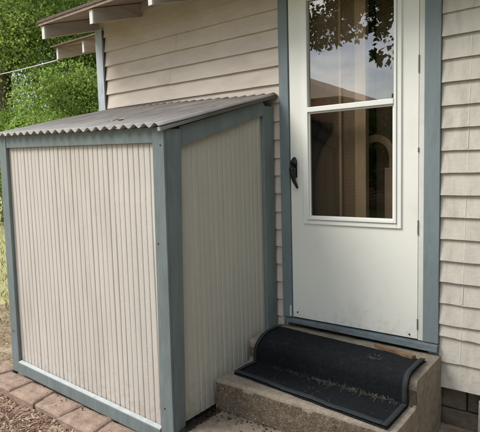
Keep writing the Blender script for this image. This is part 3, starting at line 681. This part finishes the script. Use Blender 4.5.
for k in range(900):
    x = nprng.uniform(-2.9, -1.72); y = nprng.uniform(-1.0, .2); chip(ml, x, y, gz(x, y) + .01, nprng.uniform(.008, .03), nprng.uniform(.004, .012), .003)
mlo = ml.build('mulch', M['mulch'], None, recalc=False)
# chips differ from one another
t = M['mulch'].node_tree; gi = t.nodes.new('ShaderNodeNewGeometry'); rr = t.nodes.new('ShaderNodeValToRGB'); e = rr.color_ramp.elements
e[0].color = (.10, .06, .042, 1); e[1].color = (.55, .45, .36, 1); q = rr.color_ramp.elements.new(.45); q.color = (.27, .175, .125, 1); q = rr.color_ramp.elements.new(.8); q.color = (.42, .30, .22, 1)
t.links.new(gi.outputs['Random Per Island'], rr.inputs[0]); t.links.new(rr.outputs[0], t.nodes['Principled BSDF'].inputs['Base Color'])
tag(mlo, 'brown wood chip mulch on the ground in front of the pavers', 'mulch', kind='stuff')
db = MB()
for k in range(300):
    if k < 170: x = rng.uniform(-.10, -.045); y = rng.uniform(-1.0, -.70); z = -.366 + rng.uniform(-.004, .006)
    elif k < 195: x = rng.gauss(-1.0, .2); y = rng.uniform(-1.15, -1.05); z = -.396 - .034 * (x + 1.685) + .004
    else: x = rng.uniform(-.08, .9); y = -.703 - abs(rng.gauss(0, .05)); z = -.362
    chip(db, x, y, z, rng.uniform(.004, .014), rng.uniform(.003, .007), .003)
tag(db.build('crumbs', M['nail'], None, recalc=False), 'dark crumbs of dirt along the shed foot and the doorstep', 'dirt crumbs', kind='stuff')

# ------------------------------------------------------------------ grass in the yard left of the shed
def leafcloud_mesh(name, pts, dirs, size, mm, parent=None, aspect=.55, seed=1):
    rs = np.random.RandomState(seed); n = len(pts)
    d = dirs + rs.normal(0, .6, (n, 3)); d /= np.linalg.norm(d, axis=1)[:, None]
    r = rs.normal(0, 1, (n, 3)); s = np.cross(d, r); s /= np.linalg.norm(s, axis=1)[:, None] + 1e-9; nn = np.cross(d, s)
    L = (size * rs.uniform(.55, 1.25, n))[:, None]; W_ = L * aspect
    a = pts; b = pts + d * L * .45 + s * W_ * .5 + nn * L * .08; c = pts + d * L; e_ = pts + d * L * .45 - s * W_ * .5 + nn * L * .08
    v = np.stack([a, b, c, e_], 1).reshape(-1, 3)
    me = bpy.data.meshes.new(name); me.vertices.add(4 * n); me.vertices.foreach_set('co', v.ravel())
    me.loops.add(4 * n); me.loops.foreach_set('vertex_index', np.arange(4 * n)); me.polygons.add(n)
    me.polygons.foreach_set('loop_start', np.arange(n) * 4); me.polygons.foreach_set('loop_total', np.full(n, 4)); me.update(calc_edges=True)
    me.materials.append(mm); o = bpy.data.objects.new(name, me); col.objects.link(o)
    if parent is not None: o.parent = parent
    return o
rs = np.random.RandomState(5)
n = 26000; px = rs.uniform(-14, -1.75, n); py = rs.uniform(-1.8, 7, n)
dist = np.hypot(px - 1.7, py + 2.8); keep = rs.uniform(0, 1, n) < np.clip(6 / dist, .25, 1)
keep &= ~((px > -2.9) & (py < .1) & (rs.uniform(0, 1, n) < .85)); px, py = px[keep], py[keep]; n = len(px)
pts = np.stack([px, py, np.full(n, GZ)], 1); dirs = np.stack([rs.normal(0, .5, n), rs.normal(0, .5, n), np.ones(n) * 1.4], 1)
go = leafcloud_mesh('grass', pts, dirs, .10, M['grass'], aspect=.14, seed=9); tag(go, 'thin sunlit yellow green grass in the yard left of the shed', 'grass', kind='stuff')
wd = MB()
n = 420; cx = rs.normal(-2.75, .5, n); cy = rs.normal(-.55, .4, n); pts = np.stack([cx, cy, GZ + rs.uniform(0, .05, n)], 1)
dirs = np.stack([rs.normal(0, 1, n), rs.normal(0, 1, n), np.ones(n) * .6], 1)
go = leafcloud_mesh('ground_weeds', pts, dirs, .03, M['leafA'], seed=10); tag(go, 'low green weeds in the dirt beside the left shed post', 'weeds', kind='stuff')

# ================================================================== TREES
def crown_pts(blobs, n, seed, hollow=.55):
    r = np.random.RandomState(seed); vol = np.array([b[3] * b[4] * b[5] for b in blobs]) ** .67; cnt = (vol / vol.sum() * n).astype(int); P = []; D = []
    for b, c in zip(blobs, cnt):
        u = r.normal(0, 1, (c, 3)); u /= np.linalg.norm(u, axis=1)[:, None]; rad = hollow + (1.03 - hollow) * r.uniform(0, 1, c) ** .6
        k = max(4, int(c / 45)); cc = r.normal(0, 1, (k, 3)); cc /= np.linalg.norm(cc, axis=1)[:, None]; ck = r.randint(0, k, c)   # pull into twigs
        u2 = cc[ck] + r.normal(0, .16, (c, 3)); u2 /= np.linalg.norm(u2, axis=1)[:, None]
        use = r.uniform(0, 1, c) < .75; u[use] = u2[use]; rk = hollow + (1.05 - hollow) * r.uniform(0, 1, k) ** .5; rad[use] = rk[ck[use]] + r.normal(0, .07, use.sum())
        p = u * rad[:, None] * np.array(b[3:6]) + np.array(b[0:3]); P.append(p); D.append(u * .5 + np.array([0, 0, -.25]))
    return np.concatenate(P), np.concatenate(D)
def tree(label, base, trunk_pts, rads, limbs, blobs, n, size, mm, seed, name='broadleaf_tree', group='trees beyond the yard', hollow=.5, cat='tree'):
    root = bpy.data.objects.new(name, None); col.objects.link(root); tag(root, label, cat, group)
    if trunk_pts:
        m = MB(); m.tube(trunk_pts, rads, 12)
        for (a, b, c, r0) in limbs: m.tube([a, b, c], [r0, r0 * .65, r0 * .25], 8)
        m.build('trunk', M['bark'], root, smooth=True)
    P, D = crown_pts(blobs, n, seed, hollow); leafcloud_mesh('crown', P, D, size, mm, root, seed=seed, aspect=.62)
    return root
def blobset(cx, cy, cz, R_, H_, k, seed, s=(.35, .6)):
    r = random.Random(seed); B = []
    for i in range(k):
        a = r.uniform(0, 6.28); d = R_ * math.sqrt(r.random()) * .85; z = r.uniform(-1, 1)
        q = R_ * r.uniform(*s); B.append((cx + d * math.cos(a) * math.sqrt(1 - z * z * .6), cy + d * math.sin(a) * math.sqrt(1 - z * z * .6), cz + z * H_ * .8, q, q, q * .75))
    return B
def std(label, x, y, h, R_, H_, k, n, size, mm, seed, tr=.22, group='trees beyond the yard', cz=None):
    cz = cz or h - H_
    B = blobset(x, y, cz, R_, H_, k, seed); r = random.Random(seed + 1)
    tp = [(x, y, GZ - .1), (x + .05, y, GZ + .5), (x + r.uniform(-.2, .2), y + r.uniform(-.2, .2), cz * .6), (x + r.uniform(-.4, .4), y + .1, cz + H_ * .6)]
    limbs = [(tp[2], tuple((Vector(tp[2]) + Vector(b[:3])) / 2 + Vector((0, 0, .2))), b[:3], tr * .45) for b in B[:8]]
    return tree(label, None, tp, [tr * 1.35, tr, tr * .8, tr * .3], limbs, B, n, size, mm, seed, group=group)
std('tall bright green tree filling the sky above the left eave', -13.0, 8.2, 9.5, 3.4, 3.8, 30, 80000, .095, M['leafA'], 11, .22)
std('dark trunked tree at the left edge of the photo behind the cable', -13.6, 5.4, 8.6, 3.0, 2.4, 22, 60000, .085, M['leafA'], 12, .27, cz=6.6)
std('dark green tree deep in the shade behind the others', -15.0, 13.0, 10, 4.5, 4.6, 24, 30000, .2, M['leafD'], 13, .25)
std('mid green tree standing right behind the roof corner', -9.0, 10.5, 9.5, 3.4, 3.8, 22, 40000, .105, M['leafB'], 14, .2)
tree('bright leafy vine thicket just above the corrugated shed roof', None, [(-9.9, 5.6, GZ), (-9.9, 5.7, 1.2), (-9.7, 5.6, 2.2)], [.09, .07, .03], [((-9.9, 5.6, .5), (-9.3, 5.5, 1.3), (-8.8, 5.4, 2.0), .04), ((-9.9, 5.6, .7), (-10.5, 5.8, 1.5), (-11, 5.9, 2.2), .04)],
     blobset(-9.9, 5.9, 1.7, 2.2, 1.9, 24, 21, (.25, .42)), 46000, .085, M['leafA'], 21, name='leafy_thicket', group=None, cat='thicket')
tree('yellow green shrub low at the left edge of the photo', None, [(-13.0, 5.0, GZ), (-13.0, 5.0, 1.2)], [.06, .03], [((-13.0, 5.0, 0), (-12.7, 5, .8), (-12.5, 5, 1.5), .03)],
     blobset(-12.9, 5.2, 1.3, 1.5, 1.5, 14, 22, (.25, .45)), 18000, .085, M['leafA'], 22, name='shrub', group=None, cat='shrub')
cbm = MB()
A = Vector((-13.6, 4.52, 3.80)); B = Vector((-4.735, 1.49, 2.575)); pts = [tuple(A.lerp(B, t) + Vector((0, 0, -.03 * 4 * t * (1 - t)))) for t in lin(0, 1, 24)]
cbm.tube(pts, .009, 6); tag(cbm.build('utility_cable', M['cable'], None, smooth=True), 'thin pale cable strung across the trees to the far eave', 'cable')

# ================================================================== WHAT THE WINDOW MIRRORS (behind the camera), AND ADDED LIGHT BLOCKERS
nh = empty('brick_house', 'red brick house with brown roof mirrored in the upper pane', 'house')
m = MB(); m.box(-15, -6.0, -19, -12.3, GZ, 3.16); m.build('wall', M['brick'], nh)
m = MB(); m.hexa([(-15.4, -19.4, 3.16), (-5.5, -19.4, 3.16), (-5.5, -12.0, 3.16), (-15.4, -12.0, 3.16), (-12.5, -16, 4.75), (-9.2, -16, 4.75), (-9.2, -15, 4.75), (-12.5, -15, 4.75)]); m.build('roof', M['tanroof'], nh)
for x in (-7.6, -10.2, -13):
    m = MB(); m.box(x, x + 1.0, -12.3, -12.27, .6, 1.9); m.build('window', M['glass_low'], nh)
tr = 'trees behind the photographer'
OB = blobset(-1.9, -6.3, 4.35, 2.5, .75, 20, 31, (.18, .34)) + [(-1.35, -5.35, 2.85, .26, .26, .3), (-2.9, -5.9, 3.45, .4, .4, .35), (-2.3, -5.7, 3.55, .5, .5, .35), (-1.9, -5.6, 3.45, .45, .45, .3)]
tree('olive tree with a low branch of leaves hanging into the mirrored sky', None, [(1.3, -7.4, GZ - .1), (1.2, -7.3, 1.5), (.8, -7.1, 3.2), (0, -6.8, 4.2)], [.2, .16, .12, .06],
     [((0.8, -7.1, 3.2), ((b[0] + .4) / 2, (b[1] - 7) / 2, 4.0), b[:3], .045) for b in OB[::2]], OB, 26000, .105, M['leafR'], 31, group=tr)
std('low bushy tree mirrored beside the brick house', -3.9, -14.2, 4.1, 2.0, 1.8, 14, 16000, .15, M['leafB'], 32, .12, group=tr, cz=2.0)
std('green tree at the right of the mirrored view', -1.6, -12.6, 4.2, 1.7, 1.8, 12, 14000, .15, M['leafB'], 33, .12, group=tr, cz=2.0)
for i, (x, y, h) in enumerate([(8.6, -3.6, 6.4), (8.9, .4, 7.4), (8.0, -9.2, 6.4)]):  # unseen trees added to hold back light from the right
    std(['added light-blocking tree off to the right of the house front', 'taller added light-blocking tree by the right end of the house', 'added light-blocking tree farthest behind the photographer on the right'][i], x, y, h, 2.5, 3.2, 20, 16000, .26, M['leafB'], 40 + i, .2, group=tr, cz=h / 2)
# out-of-view hedge, added to block light from the right
hg = empty('light_blocking_hedge', 'added unseen hedge that blocks light from the right side of the yard', 'hedge')
m = MB()
for k in range(9): m.tube([(5.55, -7.5 + k * 1.25, GZ), (5.55 + .1 * (k % 2), -7.5 + k * 1.25, 2.8)], [.05, .02], 7)
m.build('stems', M['bark'], hg)
r5 = np.random.RandomState(77); n = 30000
P = np.stack([5.6 + r5.choice([-1, 1], n) * r5.uniform(.15, .55, n), r5.uniform(-8, 3.2, n), GZ + r5.uniform(.05, 1, n) ** .8 * 2.9], 1)
leafcloud_mesh('foliage', P, np.stack([np.sign(P[:, 0] - 5.6) * .7, r5.normal(0, .4, n), np.full(n, .4)], 1), .17, M['leafD'], hg, seed=78)
